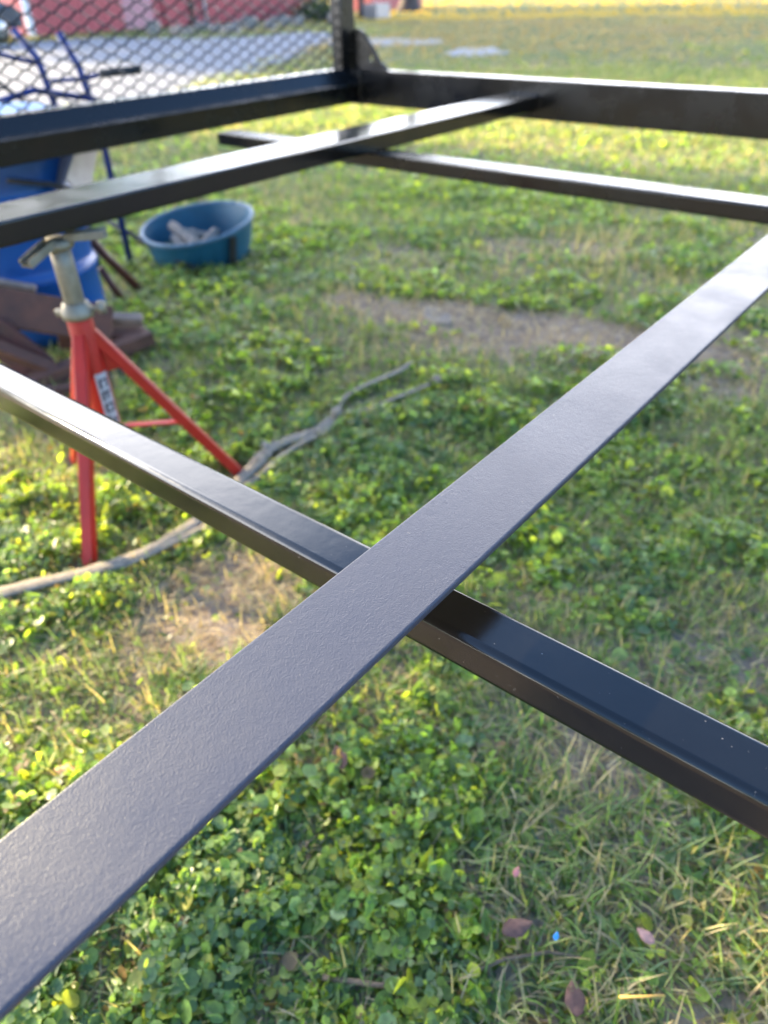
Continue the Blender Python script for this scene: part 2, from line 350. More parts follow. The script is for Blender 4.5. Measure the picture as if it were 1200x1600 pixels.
for n, r0, r1, half, k, s0, s1 in ((190000, .0, 2.7, 62, 8, .0045, .0175), (120000, 2.7, 6.0, 40, 5, .009, .021), (36000, 6, 12, 38, 4, .018, .034)):
    x, y = wedge(n, r0, r1, half)
    keep = rng.random(n) < clover_w(x, y) * .9 + .07 * (1 - bare(x, y)); x, y = x[keep], y[keep]; n2 = len(x)
    big = rng.random(n2) < .05
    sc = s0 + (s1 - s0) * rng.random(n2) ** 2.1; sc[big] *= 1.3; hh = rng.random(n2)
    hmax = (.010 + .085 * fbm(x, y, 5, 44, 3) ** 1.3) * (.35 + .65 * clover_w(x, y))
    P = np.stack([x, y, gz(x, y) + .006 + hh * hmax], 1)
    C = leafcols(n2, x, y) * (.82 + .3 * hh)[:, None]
    Rm = rotmats(n2, .72); kind = rng.choice(3, n2, p=(.42, .33, .25)) if k > 4 else np.zeros(n2, int)
    for q in range(3):
        w_ = kind == q
        if not w_.any(): continue
        tv, tf = (leaf_tpl(k), trefoil_tpl(), ovate_tpl())[q]
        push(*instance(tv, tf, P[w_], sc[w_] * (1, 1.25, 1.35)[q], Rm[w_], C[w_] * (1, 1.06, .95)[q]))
V = np.concatenate(LV); F = np.concatenate(LF); C = np.concatenate(LC)
print('clover tris', len(F))
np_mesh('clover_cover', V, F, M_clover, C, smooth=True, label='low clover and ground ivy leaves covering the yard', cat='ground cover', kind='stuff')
# grass blades: bent strips of 3 quads
def blades(x, y, L, W, lean, C, seg=3, tuftyaw=None):
    n = len(x); yaw = rng.random(n) * 2 * np.pi if tuftyaw is None else tuftyaw
    dx, dy = np.cos(yaw), np.sin(yaw); z0 = gz(x, y); vs = []
    for i in range(seg + 1):
        t = i / seg; ang = lean * (.45 + .9 * t)      # angle from vertical grows to the tip
        if i == 0: px, py, pz = x * 0, x * 0, x * 0
        else:
            px = px + L / seg * np.sin(ang) ; pz = pz + L / seg * np.cos(ang)
        wv = W * (1 - t ** 1.6) * .5 + W * .04
        cx, cy, cz = x + dx * px, y + dy * px, z0 + np.maximum(pz, .003 * i) 
        vs.append(np.stack([cx - dy * wv, cy + dx * wv, cz], 1)); vs.append(np.stack([cx + dy * wv, cy - dx * wv, cz], 1))
    V = np.stack(vs, 1); k = 2 * (seg + 1)
    f0 = np.array([(2 * i, 2 * i + 1, 2 * i + 3, 2 * i + 2) for i in range(seg)])
    F = (f0[None] + (np.arange(n) * k)[:, None, None]).reshape(-1, 4)
    return V.reshape(-1, 3), F, np.repeat(C[:, None], k, 1).reshape(-1, 3)
gcols = np.array([(.09, .15, .035), (.12, .19, .05), (.16, .21, .08), (.20, .215, .08), (.32, .27, .14), (.12, .17, .085)])
def grasscols(n, x, y, dry):
    c = gcols[rng.integers(0, len(gcols), n)] * (.92 + .55 * rng.random((n, 1))); d = (rng.random(n) < dry)[:, None]
    rr3 = np.hypot(x, y); far = (sstep(15, 20, rr3) * np.maximum(sstep(.36, .56, fbm(x, y, .22, 31, 3)), sstep(30, 37, rr3)))[:, None]; c = c * (1 - far) + far * np.where((rr3 > 34)[:, None], np.array([(.50, .34, .07)]), np.array([(.30, .215, .125)]))  # past the tan worn patches, the sunlit golden glow is put into blade colour
    return np.where(d, np.array([(.42, .34, .22)]) * (.6 + .6 * rng.random((n, 1))), c)
LV, LF, LC = [], [], []; base = 0
for n, r0, r1, half, L0, L1, Wd, seg in ((78000, 0, 2.7, 62, .025, .085, .0032, 3), (90000, 2.7, 6.5, 40, .03, .10, .006, 2), (120000, 6.5, 15, 38, .03, .09, .012, 1), (80000, 15, 40, 36, .035, .08, .035, 1), (50000, 40, 110, 36, .06, .13, .11, 1)):
    m = n // 6; tx, ty = wedge(m, r0, r1, half); ii = rng.integers(0, m, n)
    sp = .02 + .01 * (r0 > 2); x = tx[ii] + rng.normal(0, sp, n); y = ty[ii] + rng.normal(0, sp, n)
    b = bare(x, y); gw = 1 - .30 * clover_w(x, y); gw *= 1 - .93 * b
    road = (r0 >= 6) & (y > 9.9 + np.maximum(0, x - 7) * .62) & (y < 24.7) & (x < 20)
    nearf = np.minimum.reduce([np.hypot(x - fx, y - fy) for fx, fy in FEET]); keep = (rng.random(n) < gw) & ~road & (nearf > .05) & ((strapd(x, y) > .03) | (rng.random(n) < .25)); x, y, b = x[keep], y[keep], b[keep]; n2 = len(x)
    dry = .13 + .7 * b + .30 * sstep(.5, .68, fbm(x, y, .9, 63, 3)); ln = np.hypot(x - .75, y - .02) < .42
    dry = dry + .06 * ln
    L = L0 + (L1 - L0) * rng.random(n2) ** 1.4; L = np.where(ln, L * 1.35, L); W_ = Wd * (.6 + .8 * rng.random(n2)) * np.where(ln, 1.35, 1)
    L *= .6 + .8 * fbm(x, y, 1.1, 9, 3)
    lean = np.clip(rng.normal(.95, .42, n2), .1, 1.45) if r0 < 6 else np.clip(rng.normal(.6, .3, n2), .1, 1.2)
    push(*blades(x, y, L, W_, lean, grasscols(n2, x, y, dry), seg))
print('grass quads', sum(len(f) for f in LF))
np_mesh('lawn_grass', np.concatenate(LV), np.concatenate(LF), M_grass, np.concatenate(LC), smooth=True, label='short mixed grass growing across the yard', cat='grass', kind='stuff')
# flat dry thatch and bits lying on the soil
x, y = wedge(90000, 0, 4.8, 55); b = bare(x, y); keep = rng.random(len(x)) < .35 + .6 * b; x, y = x[keep], y[keep]; n2 = len(x)
Ct = np.array([(.44, .33, .20), (.34, .24, .15), (.54, .44, .29), (.22, .15, .10)])[rng.integers(0, 4, n2)]
v, f, c = blades(x, y, .02 + .06 * rng.random(n2), .002 + .002 * rng.random(n2), rng.uniform(1.25, 1.5, n2), Ct, 2)
v[:, 2] += np.repeat(rng.random(n2) * .018, 6)
np_mesh('dry_thatch', v, f, M_grass, c, label='dry straw thatch scattered over the bare soil', cat='straw', kind='stuff')
# ------------------------------------------------------------------ welded steel frame
d = .46
def hz(h): return CAM_Z - h * d
ZT = hz(1.0); Z2 = hz(1.022)
fr = thing('trailer_frame', 'black welded steel trailer frame with expanded mesh panel, resting on a red stand', 'trailer frame', (1.5, 1.3, Z2))
X, Y, Zv = (1, 0, 0), (0, 1, 0), (0, 0, 1)
RX = 7.0 * d   # inner face of end rail
# cross tubes (run along Y)
MB().extr(rrect(.755 * 1.112 * d, .958 * d, hz(1.112), Z2, .008, 7), (0, -1.6, 0), (0, 5.45 * d, 0), X, Zv, True).build('cross_tube', M_tube, fr)
MB().extr(rrect(4.49 * d, 4.70 * d, hz(1.118), Z2, .006, 6), (0, -1.6, 0), (0, 5.48 * d, 0), X, Zv, True).build('cross_tube', M_blk, fr)
# flat bar at deck level a hand's breadth above the tubes, running along X to the end rail
zfb = hz(.90)
MB().extr([(.537 * d, zfb - .0075), (.7308 * d, zfb - .0075), (.7308 * d, zfb), (.537 * d, zfb)], (-1.2, 0, 0), (RX - .001, 0, 0), Y, Zv).build('flat_bar', M_bar, fr, .0022, 3)
# wide deck beam
zb = hz(.90)
MB().extr(rrect(4.165 * .9 * d, 4.585 * .9 * d, hz(1.021), zb, .006, 5), (-.9, 0, 0), (RX - .001, 0, 0), Y, Zv, True).build('deck_beam', M_tube, fr)
# end rail (runs along Y at far X)
zr = hz(.775)
MB().extr(rrect(RX, RX + .075, hz(1.108), zr, .005, 4), (0, -2.2, 0), (0, 6.36 * d, 0), X, Zv, True).build('end_rail', M_blk, fr)
# rear rail: sloping angle above, channel beneath (runs along X)
MB().extr([(6.085 * d, hz(.893)), (5.965 * d, hz(.902)), (5.965 * d, hz(.912)), (6.36 * d, hz(.912)), (6.36 * d, zr), (6.2 * d, zr)], (-.9, 0, 0), (RX - .001, 0, 0), Y, Zv).build('angle_rail', M_blk, fr, .0015, 2)
MB().extr(rrect(6.03 * d, 6.36 * d, hz(1.088), hz(.9125), .004, 3), (-.9, 0, 0), (RX - .001, 0, 0), Y, Zv, True).build('rear_rail', M_blk, fr)
# corner post and plate
px0 = 3.198
MB().extr(rrect(px0, px0 + .105, 2.845, 2.915, .004, 3), (0, 0, zr - .10), (0, 0, 1.44), X, Y, True).build('corner_post', M_blk, fr)
MB().box((RX + .005, 5.985 * d + .004, (zr + hz(1.106)) / 2), (.02, .012, zr - hz(1.106))).build('corner_plate', M_blk, fr, .002)
# gusset with a hole between post and end rail
g = MB(); out = [(2.84, zr), (2.60, zr), (2.612, zr + .02), (2.655, zr + .035), (2.70, zr + .095), (2.735, zr + .125), (2.745, zr + .15), (2.775, zr + .168), (2.84, zr + .17)]
hc = (2.713, zr + .045); hr = .014; K = 36
def ray_out(a):
    best = 9; dx, dy = math.cos(a), math.sin(a)
    for i in range(len(out)):
        x1, y1 = out[i]; x2, y2 = out[(i + 1) % len(out)]; ex, ey = x2 - x1, y2 - y1; den = dx * ey - dy * ex
        if abs(den) < 1e-9: continue
        t = ((x1 - hc[0]) * ey - (y1 - hc[1]) * ex) / den; u = ((x1 - hc[0]) * dy - (y1 - hc[1]) * dx) / den
        if t > 0 and -1e-6 <= u <= 1 + 1e-6: best = min(best, t)
    return hc[0] + dx * best, hc[1] + dy * best
vs = []
for gx in (3.262, 3.274):
    for k in range(K):
        a = 2 * math.pi * k / K; vs.append((gx, hc[0] + hr * .8 * math.cos(a), hc[1] + hr * 1.2 * math.sin(a)))
    for k in range(K):
        q = ray_out(2 * math.pi * k / K); vs.append((gx, *q))
fs = []
for k in range(K):
    j = (k + 1) % K
    fs += [(k, j, K + j, K + k), (2 * K + k, 3 * K + k, 3 * K + j, 2 * K + j), (k, 2 * K + k, 2 * K + j, j), (K + k, K + j, 3 * K + j, 3 * K + k)]
g.add(vs, fs).build('gusset_plate', M_blk, fr)
# weld beads
def bead(p0, p1, r=.005):
    p0, p1 = Vector(p0), Vector(p1); n = max(4, int((p1 - p0).length / .006)); pts = [p0.lerp(p1, i / n) for i in range(n + 1)]
    MB().tube(pts, [r * (.75 + .4 * (i % 2) + .15 * random.random()) for i in range(n + 1)], 7).build('weld_bead', M_blk, fr)
bead((RX - .002, 4.2 * .9 * d, zb), (RX - .002, 4.55 * .9 * d, zb)); bead((RX - .002, 4.165 * .9 * d, zb), (RX - .002, 4.165 * .9 * d, hz(1.02)))
bead((RX - .002, 5.985 * d, zr - .01), (RX - .002, 5.985 * d, hz(1.10)), .006)
bead((3.262, 2.84, zr + .003), (3.262, 2.61, zr + .003), .004)
# expanded mesh panel
a_, b_ = .104, .0465; mv = MB(); x0m, x1m = -.35, px0; z0m, z1m = zr - .012, 1.40; ym = 2.872
nx = int((x1m - x0m) / a_) + 1; nz = int((z1m - z0m) / b_) + 1
def strand(p, q):
    p, q = Vector(p), Vector(q); t = (q - p).normalized(); u = t.cross(Vector((0, 1, 0))).normalized(); n_ = Vector((0, 1, 0)); tw = (n_ * .75 + u * .66).normalized(); wv = t.cross(tw).normalized()
    mv.extr([(-.0030, -.0015), (.0030, -.0015), (.0030, .0015), (-.0030, .0015)], p - t * .0015, q + t * .0015, wv, tw)
for j in range(nz):
    for i in range(nx):
        for sgn in (1, -1):
            xa = x1m - i * a_; za = z0m + j * b_
            xm_ = xa - a_ / 2; zm_ = za + sgn * b_ / 2
            k1 = Vector((xa, ym, za)); k2 = Vector((xm_, ym, zm_)); e = .13
            # short flat bond, slanted strand, short flat bond
            A = k1 + Vector((-a_ * .07, .0015, 0)); B_ = k2 + Vector((a_ * .07, -.0015, 0)); strand(A, B_); strand(k1, A) if sgn == 1 else None
            strand(B_, k2) if sgn == 1 else None
            A2 = k2 + Vector((-a_ * .07, 0, 0)); B2 = Vector((xa - a_, ym, za)) + Vector((a_ * .07, 0, 0)); strand(A2, B2)
            if sgn == 1: strand(k2, A2); strand(B2, B2 - Vector((a_ * .07, 0, 0)))
mv.build('mesh_panel', M_mesh, fr)
MB().extr(rrect(-.9, px0, 1.395, 1.435, .004, 3), (0, 2.85, 0), (0, 2.89, 0), X, Zv, True).build('top_bar', M_blk, fr)
# ------------------------------------------------------------------ red pipe stand
sx, sy = .925, 1.80
st = thing('pipe_stand', 'red three-legged pipe stand with galvanised post holding up the black frame', 'pipe stand', (sx, sy, 0))
zbm = hz(1.021)
m = MB(); m.lathe([(.0, .50), (.0255, .50), (.0265, .72), (.0255, .765), (0, .765)], (sx, sy, 0), 20); m.build('post', M_galv, st)
m = MB(); m.lathe([(.026, .588), (.040, .589), (.043, .598), (.043, .608), (.036, .616), (.034, .626), (.026, .628)], (sx, sy, 0), 22); m.build('collar', M_galv, st)
M_sc = Matrix.Rotation(R(90), 3, 'Y')
m = MB(); q = Vector((.626, -.779, 0)); q2 = Vector((-.779, -.626, 0))
m.tube([Vector((sx, sy, .605)) + q * .030, Vector((sx, sy, .612)) + q * .062], .007, 10); m.tube([Vector((sx, sy, .612)) + q * .060, Vector((sx, sy, .614)) + q * .074], .017, 14)
m.build('clamp_screw', M_galv, st)
m = MB(); m.tube([Vector((sx, sy, .603)) - q * .034, Vector((sx, sy, .600)) - q * .056], .010, 10); m.build('clamp_lug', M_galv, st)
m = MB(); m.lathe([(0, .765), (.034, .766), (.038, .776), (.034, .790), (0, .792)], (sx, sy, 0), 18); m.build('saddle_hub', M_galv, st)
dirs = [(-.115, .03, -.004, .0), (.125, -.03, -.002, 0)]
for (ux, uy, dz, _) in ((-.105, -.02, -.035, 0), (.085, -.085, .005, 0)):
    dv = Vector((ux, uy, 0)); p0 = Vector((sx, sy, .786)); p1 = p0 + dv + Vector((0, 0, dz)); t = (p1 - p0).normalized(); side = t.cross(Vector((0, 0, 1))).normalized(); upv = side.cross(t)
    MB().extr([(-.019, -.004), (.019, -.004), (.019, .016), (.013, .016), (.013, .003), (-.013, .003), (-.013, .016), (-.019, .016)], p0 + t * .02, p1, side, upv).build('saddle_arm', M_galv, st, .0015)
m = MB(); m.lathe([(0, .585), (.0335, .585), (.0335, .24), (0, .24)][::-1], (sx, sy, 0), 24); m.build('column', M_red, st, .002)
feet = [(.655, 1.60), (1.235, 1.62), (.945, 2.13)]
tops = .545
for fx, fy in feet:
    h_ = Vector((fx - sx, fy - sy, 0)); hn = h_.normalized(); p0 = Vector((sx, sy, tops)) + hn * .018; p1 = Vector((fx, fy, float(gz(fx, fy)) + .004)); t = (p1 - p0).normalized(); side = t.cross(Vector((0, 0, 1))).normalized(); o_ = side.cross(t).normalized()
    w2 = .017
    leg = MB().extr([(-w2, -w2), (w2, -w2), (w2, -w2 + .004), (-w2 + .004, -w2 + .004), (-w2 + .004, w2), (-w2, w2)] if False else rrect(-w2, w2, -w2 * .9, w2 * .9, .004, 2), p0, p1, side, o_, True).build('leg', M_red, st)
    pm = p0.lerp(p1, .57); MB().extr([(-.011, -.003), (.011, -.003), (.011, .003), (-.011, .003)], Vector((sx, sy, .252)) + hn * .03, pm, side, Vector((0, 0, 1)), False).build('brace', M_red, st)
    # gusset web under the top of the leg
    a = Vector((sx, sy, tops - .005)) + hn * .03; b = Vector((sx, sy, tops - .12)) + hn * .03; c = p0.lerp(p1, .20); th = side * .003
    MB().add([a - th, b - th, c - th, a + th, b + th, c + th], [(0, 1, 2), (5, 4, 3), (0, 3, 4, 1), (1, 4, 5, 2), (2, 5, 3, 0)]).build('leg_web', M_red, st)
# sticker on the column facing the camera, with blurred block letters running down
th0 = math.atan2(-sy, -sx) + .35
def on_col(th, z, r=.0345): return (sx + r * math.cos(th), sy + r * math.sin(th), z)
def curved(th1, th2, za, zb, r, n=8):
    vs = [];
    for k in range(n + 1):
        t = th1 + (th2 - th1) * k / n; vs += [on_col(t, za, r), on_col(t, zb, r)]
    return vs, [(2 * k, 2 * k + 2, 2 * k + 3, 2 * k + 1) for k in range(n)]
m = MB(); v_, f_ = curved(th0 - .45, th0 + .75, .27, .435, .0338); m.add(v_, f_, True); stk = m.build('sticker', M_white, st)
m = MB(); zc = .418
for gl in ([(0, 1, .0, .2), (0, .25, .0, 1), (.75, 1, 0, 1)], [(0, 1, 0, .22), (0, .25, 0, 1), (.45, .7, 0, .8)], [(0, 1, .8, 1), (0, .25, 0, 1), (.75, 1, 0, 1), (0, 1, 0, .2)], [(0, 1, .4, .62), (0, .25, 0, .5), (.75, 1, .5, 1)]):
    for u0, u1, w0, w1 in gl:
        v_, f_ = curved(th0 - .25 + u0 * .8, th0 - .25 + u1 * .8, zc - .028 * w1, zc - .028 * w0, .0341, 4); m.add(v_, f_, True)
    zc -= .037
m.build('lettering', M_ink, stk)
# ------------------------------------------------------------------ blue drum
dc = (1.54, 3.33)
dr = thing('plastic_drum', 'blue plastic drum standing behind the red stand beneath the frame corner', 'drum', (dc[0], dc[1], 0))
prof = [(0, .0), (.27, .0), (.288, .02), (.29, .05), (.29, .255), (.296, .262), (.302, .275), (.302, .295), (.296, .308), (.288, .315), (.286, .33), (.289, .35), (.289, .57), (.296, .578), (.302, .59), (.302, .61), (.296, .622), (.288, .63), (.29, .65), (.288, .82), (.278, .845), (.276, .865), (.283, .872), (.283, .885), (.270, .888), (.265, .87), (.262, .865), (0, .866)]
MB().lathe(prof[::-1], (*dc, 0), 56).build('shell', M_drum, dr)
MB().lathe([(0, .900), (.27, .900), (.286, .896), (.292, .888), (.292, .874), (.284, .872)], (*dc, 0), 48).build('lid', mat('lit-toned blue lid', (.03, .30, .62), .4, .1, 4), dr)  # light falling on the drum top is put into the lid's paler blue
# ------------------------------------------------------------------ blue tubular hand cart
ct = thing('hand_cart', 'upright blue tubular cart with black hand grips behind the mesh panel', 'hand cart', (2.2, 3.75, 0))
A1 = Vector((2.16, 3.83, 0)); B1 = Vector((2.30, 3.72, 0))
r1 = [A1 + Vector((0, 0, .02)), A1 + Vector((0, 0, .75)), A1 + Vector((-.02, .03, 1.02)), A1 + Vector((-.07, .10, 1.14))]
r2 = [B1 + Vector((0, 0, .02)), B1 + Vector((0, 0, .75)), B1 + Vector((-.02, .03, .98)), B1 + Vector((-.05, .09, 1.12))]
for p in (r1, r2): MB().tube(p, .018, 10).build('rail', M_bluetube, ct)
for z in (.30, .62, .93):
    MB().tube([A1 + Vector((0, 0, z)), B1 + Vector((0, 0, z))], .010, 8).build('cross_bar', M_bluetube, ct)
MB().tube([A1 + Vector((-.02, .03, 1.0)), A1 + Vector((-.20, .13, 1.06)), A1 + Vector((-.42, .18, 1.10))], .012, 8).build('handle', M_bluetube, ct)
MB().tube([A1 + Vector((-.34, .165, 1.09)), A1 + Vector((-.52, .19, 1.12))], .019, 10).build('grip', M_rubber, ct)
MB().tube([B1 + Vector((-.02, .03, .93)), B1 + Vector((.06, -.04, .95)), B1 + Vector((.15, -.12, .955))], .012, 8).build('handle', M_bluetube, ct)
MB().tube([B1 + Vector((.05, -.03, .95)), B1 + Vector((.20, -.16, .96))], .019, 10).build('grip', M_rubber, ct)
MB().tube([A1 + Vector((-.3, .05, .86)), A1 + Vector((-.1, 0, .90)), B1 + Vector((.02, 0, .84))], .015, 8).build('brace_bar', M_bluetube, ct)
MB().tube([A1 + Vector((-.28, .1, 1.0)), A1 + Vector((-.12, 0, .82)), B1 + Vector((.0, 0, .78))], .011, 8).build('brace_bar', M_rubber, ct)
# grey bent sheet-metal piece leaning on the drum and a dark flat bar
gp = MB(); V8 = [(1.60, 3.02, .62), (1.70, 2.97, .60), (1.86, 3.10, .82), (1.78, 3.16, .84), (1.62, 3.04, .50), (1.74, 2.99, .50)]
gp.add([(1.56, 3.00, .58), (1.70, 2.96, .57), (1.90, 3.08, .80), (1.80, 3.16, .84), (1.57, 3.012, .572), (1.71, 2.972, .562), (1.91, 3.092, .792), (1.81, 3.172, .832), (1.62, 2.95, .68), (1.84, 3.06, .86), (1.625, 2.962, .672), (1.845, 3.072, .852)],
       [(0, 8, 9, 3), (8, 1, 2, 9), (4, 7, 11, 10), (10, 11, 6, 5), (0, 4, 10, 8), (8, 10, 5, 1), (1, 5, 6, 2), (2, 6, 11, 9), (9, 11, 7, 3), (3, 7, 4, 0)])
gp.build('bent_plate', M_greyplate, None, .004, label='grey bent sheet metal piece leaning on the blue drum', cat='metal sheet')
MB().tube([(1.42, 3.015, .70), (1.58, 2.985, .66), (1.73, 2.965, .60)], .020, 6, flat=.5).build('flat_iron', M_rubber, label='short dark iron bar lying against the blue drum', cat='iron bar')
# ------------------------------------------------------------------ timber pile and rusty pipes
def plank(p0, p1, wd, th, tilt, label, m=M_wood, name='timber', group='brown timbers piled beside the drum'):
    p0, p1 = Vector(p0), Vector(p1); t = (p1 - p0).normalized(); side = t.cross(Vector((0, 0, 1))).normalized(); up = side.cross(t)
    Mt = Matrix.Rotation(R(tilt), 3, t); side = Mt @ side; up = Mt @ up; b = MB(); n = 6
    pr = [(-wd / 2, -th / 2), (wd / 2, -th / 2), (wd / 2, th / 2), (-wd / 2, th / 2)]
    b.extr(pr, p0, p1, side, up); return b.build(name, m, None, .006, 2, label=label, cat='timber', group=group)
plank((1.05, 3.06, .34), (1.52, 2.70, .16), .15, .045, 62, 'wide brown plank sloping down behind the red stand')
plank((1.16, 3.10, .385), (1.36, 2.93, .31), .03, .03, 20, 'narrow pale-edged batten on the top edge of the sloping brown plank', M_woodtop)
plank((1.44, 2.93, .17), (1.68, 2.72, .13), .05, .035, 15, 'grey weathered batten end lying over the timbers beside the drum', M_woodtop)
plank((1.40, 2.93, .10), (1.66, 2.71, .06), .10, .07, 10, 'thick brown timber end beside the foot of the blue drum')
plank((1.02, 2.74, .03), (1.66, 2.66, .075), .075, .06, 0, 'low brown beam lying across the ground behind the red stand')
plank((.98, 2.92, .28), (1.24, 2.72, .06), .05, .04, 30, 'thin brown timber propped at a steep slant at the left of the pile')
plank((1.12, 2.90, .22), (1.22, 2.78, .04), .14, .03, 70, 'short dark brown board standing on edge inside the pile', M_rust)
plank((1.12, 2.62, .04), (1.32, 2.55, .02), .05, .03, 0, 'small brown offcut lying in front of the low beam')
MB().tube([(1.84, 3.36, .42), (1.95, 3.36, .22), (2.08, 3.33, .02)], .022, 10).build('rusty_pipe', M_rust, label='longer rusty brown pipe leaning against the blue drum', cat='pipe', group='rusty pipes by the drum')
MB().tube([(1.86, 3.28, .20), (1.93, 3.26, .01)], .018, 10).build('rusty_pipe', M_rust, label='short rusty brown pipe stub between the drum and the longer pipe', cat='pipe', group='rusty pipes by the drum')
# ------------------------------------------------------------------ teal tub
tc_ = (2.66, 3.53)
tb = thing('feed_tub', 'teal plastic tub with a slanted rim holding split wood on the grass', 'tub', (tc_[0], tc_[1], 0))
qr = np.array([.626, -.779])
def tubpt(r, zf, a, dr=0):
    x = r * math.cos(a); y = r * math.sin(a); side = (x * qr[0] + y * qr[1]) / .33; fwd = (x * .779 + y * .626) / .33
    ztop = .195 + .030 * side + .036 * fwd + .008 * side * side
    return (tc_[0] + x, tc_[1] + y, max(ztop * zf, 0) + dr)
def tubshell(r0, r1, z0f, z1f, n=6, seg=48):
    vs = []
    for i in range(n + 1):
        f = i / n; r = r0 + (r1 - r0) * f ** .8
        for k in range(seg): vs.append(tubpt(r, z0f + (z1f - z0f) * f, 2 * math.pi * k / seg))
    return vs, [(i * seg + k, i * seg + (k + 1) % seg, (i + 1) * seg + (k + 1) % seg, (i + 1) * seg + k) for i in range(n) for k in range(seg)]
m = MB(); v_, f_ = tubshell(.26, .318, .0, 1.0); m.add(v_, f_, True); m.add([(tc_[0], tc_[1], .01)] + [tubpt(.26, 0, 2 * math.pi * k / 48) for k in range(48)], [(0, 1 + k, 1 + (k + 1) % 48) for k in range(48)])
v_, f_ = tubshell(.25, .306, .06, 1.0); m.add(v_, [q_[::-1] for q_ in f_], True); m.add([(tc_[0], tc_[1], .014)] + [tubpt(.25, .06, 2 * math.pi * k / 48) for k in range(48)], [(0, 1 + k, 1 + (k + 1) % 48) for k in range(48)])
m.build('shell', M_tub, tb)
m = MB(); pts = [tubpt(.314, 1.0, 2 * math.pi * k / 48, .003) for k in range(49)]; m.tube(pts, .011, 8); m.build('rim', mat('worn tub rim', (.07, .15, .22), .5, .2, 20), tb)
ah = math.atan2(-.626, -.779) + .80
m = MB(); m.extr([(-.022, 0), (.022, 0), (.022, .012), (-.022, .012)], Vector(tubpt(.29, .05, ah)), Vector(tubpt(.33, .95, ah)), (math.sin(ah), -math.cos(ah), 0), (math.cos(ah), math.sin(ah), 0)); m.build('strap_handle', M_rubber, tb, .003)
for i, (dx, dy, an, l_) in enumerate([(-.10, -.04, 35, .26), (-.08, .03, 70, .24), (-.02, .00, 50, .26), (.05, -.05, 20, .20), (.05, .05, 140, .2), (-.02, .08, 80, .26)]):
    c0 = Vector((tc_[0] + dx - .03, tc_[1] + dy + .0, .075 + .012 * i)); t = Vector((math.cos(R(an)), math.sin(R(an)), .25)).normalized(); s_ = t.cross(Vector((0, 0, 1))).normalized(); u_ = s_.cross(t)
    MB().extr([(-.03, -.015), (.02, -.025), (.032, .008), (.0, .028), (-.028, .012)], c0 - t * l_ / 2, c0 + t * l_ / 2, s_, u_).build('wood_chunk', M_chunk, None, .004,
        label=['pale split wood piece at the near wall of the tub', 'slanted split wood piece at the left of the tub', 'long split wood piece across the middle of the tub', 'short split wood piece by the strap side of the tub', 'split wood piece lying crosswise at the right in the tub', 'topmost split wood piece toward the far wall of the tub'][i], cat='firewood', group='split wood pieces in the teal tub')
MB().tube([(2.26, 4.02, .30), (2.33, 3.75, .20), (2.38, 3.50, .10), (2.44, 3.28, .03), (2.52, 3.16, .01)], [.012, .014, .014, .013, .010], 8).build('black_hose', M_rubber, label='dark hose piece curving down past the near side of the teal tub', cat='hose')
# ------------------------------------------------------------------ old strap on the ground
rp = thing('old_strap', 'weathered grey-brown strap with knots snaking over the grass past the stand foot', 'strap', (1.2, 1.6, 0))
def gp_(pts, lift=.012): return [Vector((x, y, float(gz(x, y)) + lift + .006 * math.sin(9 * x + 5 * y))) for x, y in pts]
def smooth(pts, k=6):
    out = []; n = len(pts)
    for i in range(n - 1):
        p0, p1, p2, p3 = [Vector((*pts[min(max(j, 0), n - 1)], 0)) for j in (i - 1, i, i + 1, i + 2)]
        for s in range(k):
            t = s / k; out.append(tuple((0.5 * ((2 * p1) + (-p0 + p2) * t + (2 * p0 - 5 * p1 + 4 * p2 - p3) * t * t + (-p0 + 3 * p1 - 3 * p2 + p3) * t ** 3))[:2]))
    return out + [tuple(pts[-1])]
for off, w0, pts in ((0, .026, [(.30, 1.72), (.43, 1.66), (.65, 1.535), (.80, 1.50), (.95, 1.515), (1.10, 1.56), (1.27, 1.60), (1.40, 1.635), (1.57, 1.60), (1.70, 1.62)]),
                     (0, .013, [(.70, 1.50), (.95, 1.475), (1.12, 1.53), (1.30, 1.555), (1.45, 1.575), (1.60, 1.575), (1.72, 1.62)]),
                     (1, .013, [(1.70, 1.62), (1.80, 1.68), (1.92, 1.68), (2.09, 1.65), (2.2, 1.66)]), (1, .012, [(1.72, 1.61), (1.80, 1.56), (1.95, 1.52), (2.08, 1.48)])):
    P = gp_(smooth(pts), .030); MB().tube(P, [w0 * (.8 + .35 * random.random()) for _ in P], 8, flat=.26).build('strand', M_rope, rp)
for (kx, ky, kr) in ((1.375, 1.655, .024), (1.70, 1.62, .028), (2.12, 1.47, .026), (1.56, 1.59, .018)):
    z = float(gz(kx, ky)) + .012; m = MB(); P = [Vector((kx + kr * .55 * math.cos(t * 1.9), ky + kr * .55 * math.sin(t * 2.3), z + .022 + kr * .3 * math.sin(t * 3.1))) for t in np.linspace(0, 5.5, 22)]
    m.tube(P, kr * .45, 7); m.build('knot', M_rope, rp)
m = MB()
for k in range(9):
    a = -.3 + .09 * k; P = gp_([(2.10, 1.475), (2.14 + .02 * math.cos(a), 1.46 + .03 * (k - 4) * .3), (2.20 + .03 * random.random(), 1.44 + .014 * (k - 4))], .03); m.tube(P, .003, 5)
m.build('frayed_end', M_rope, rp)
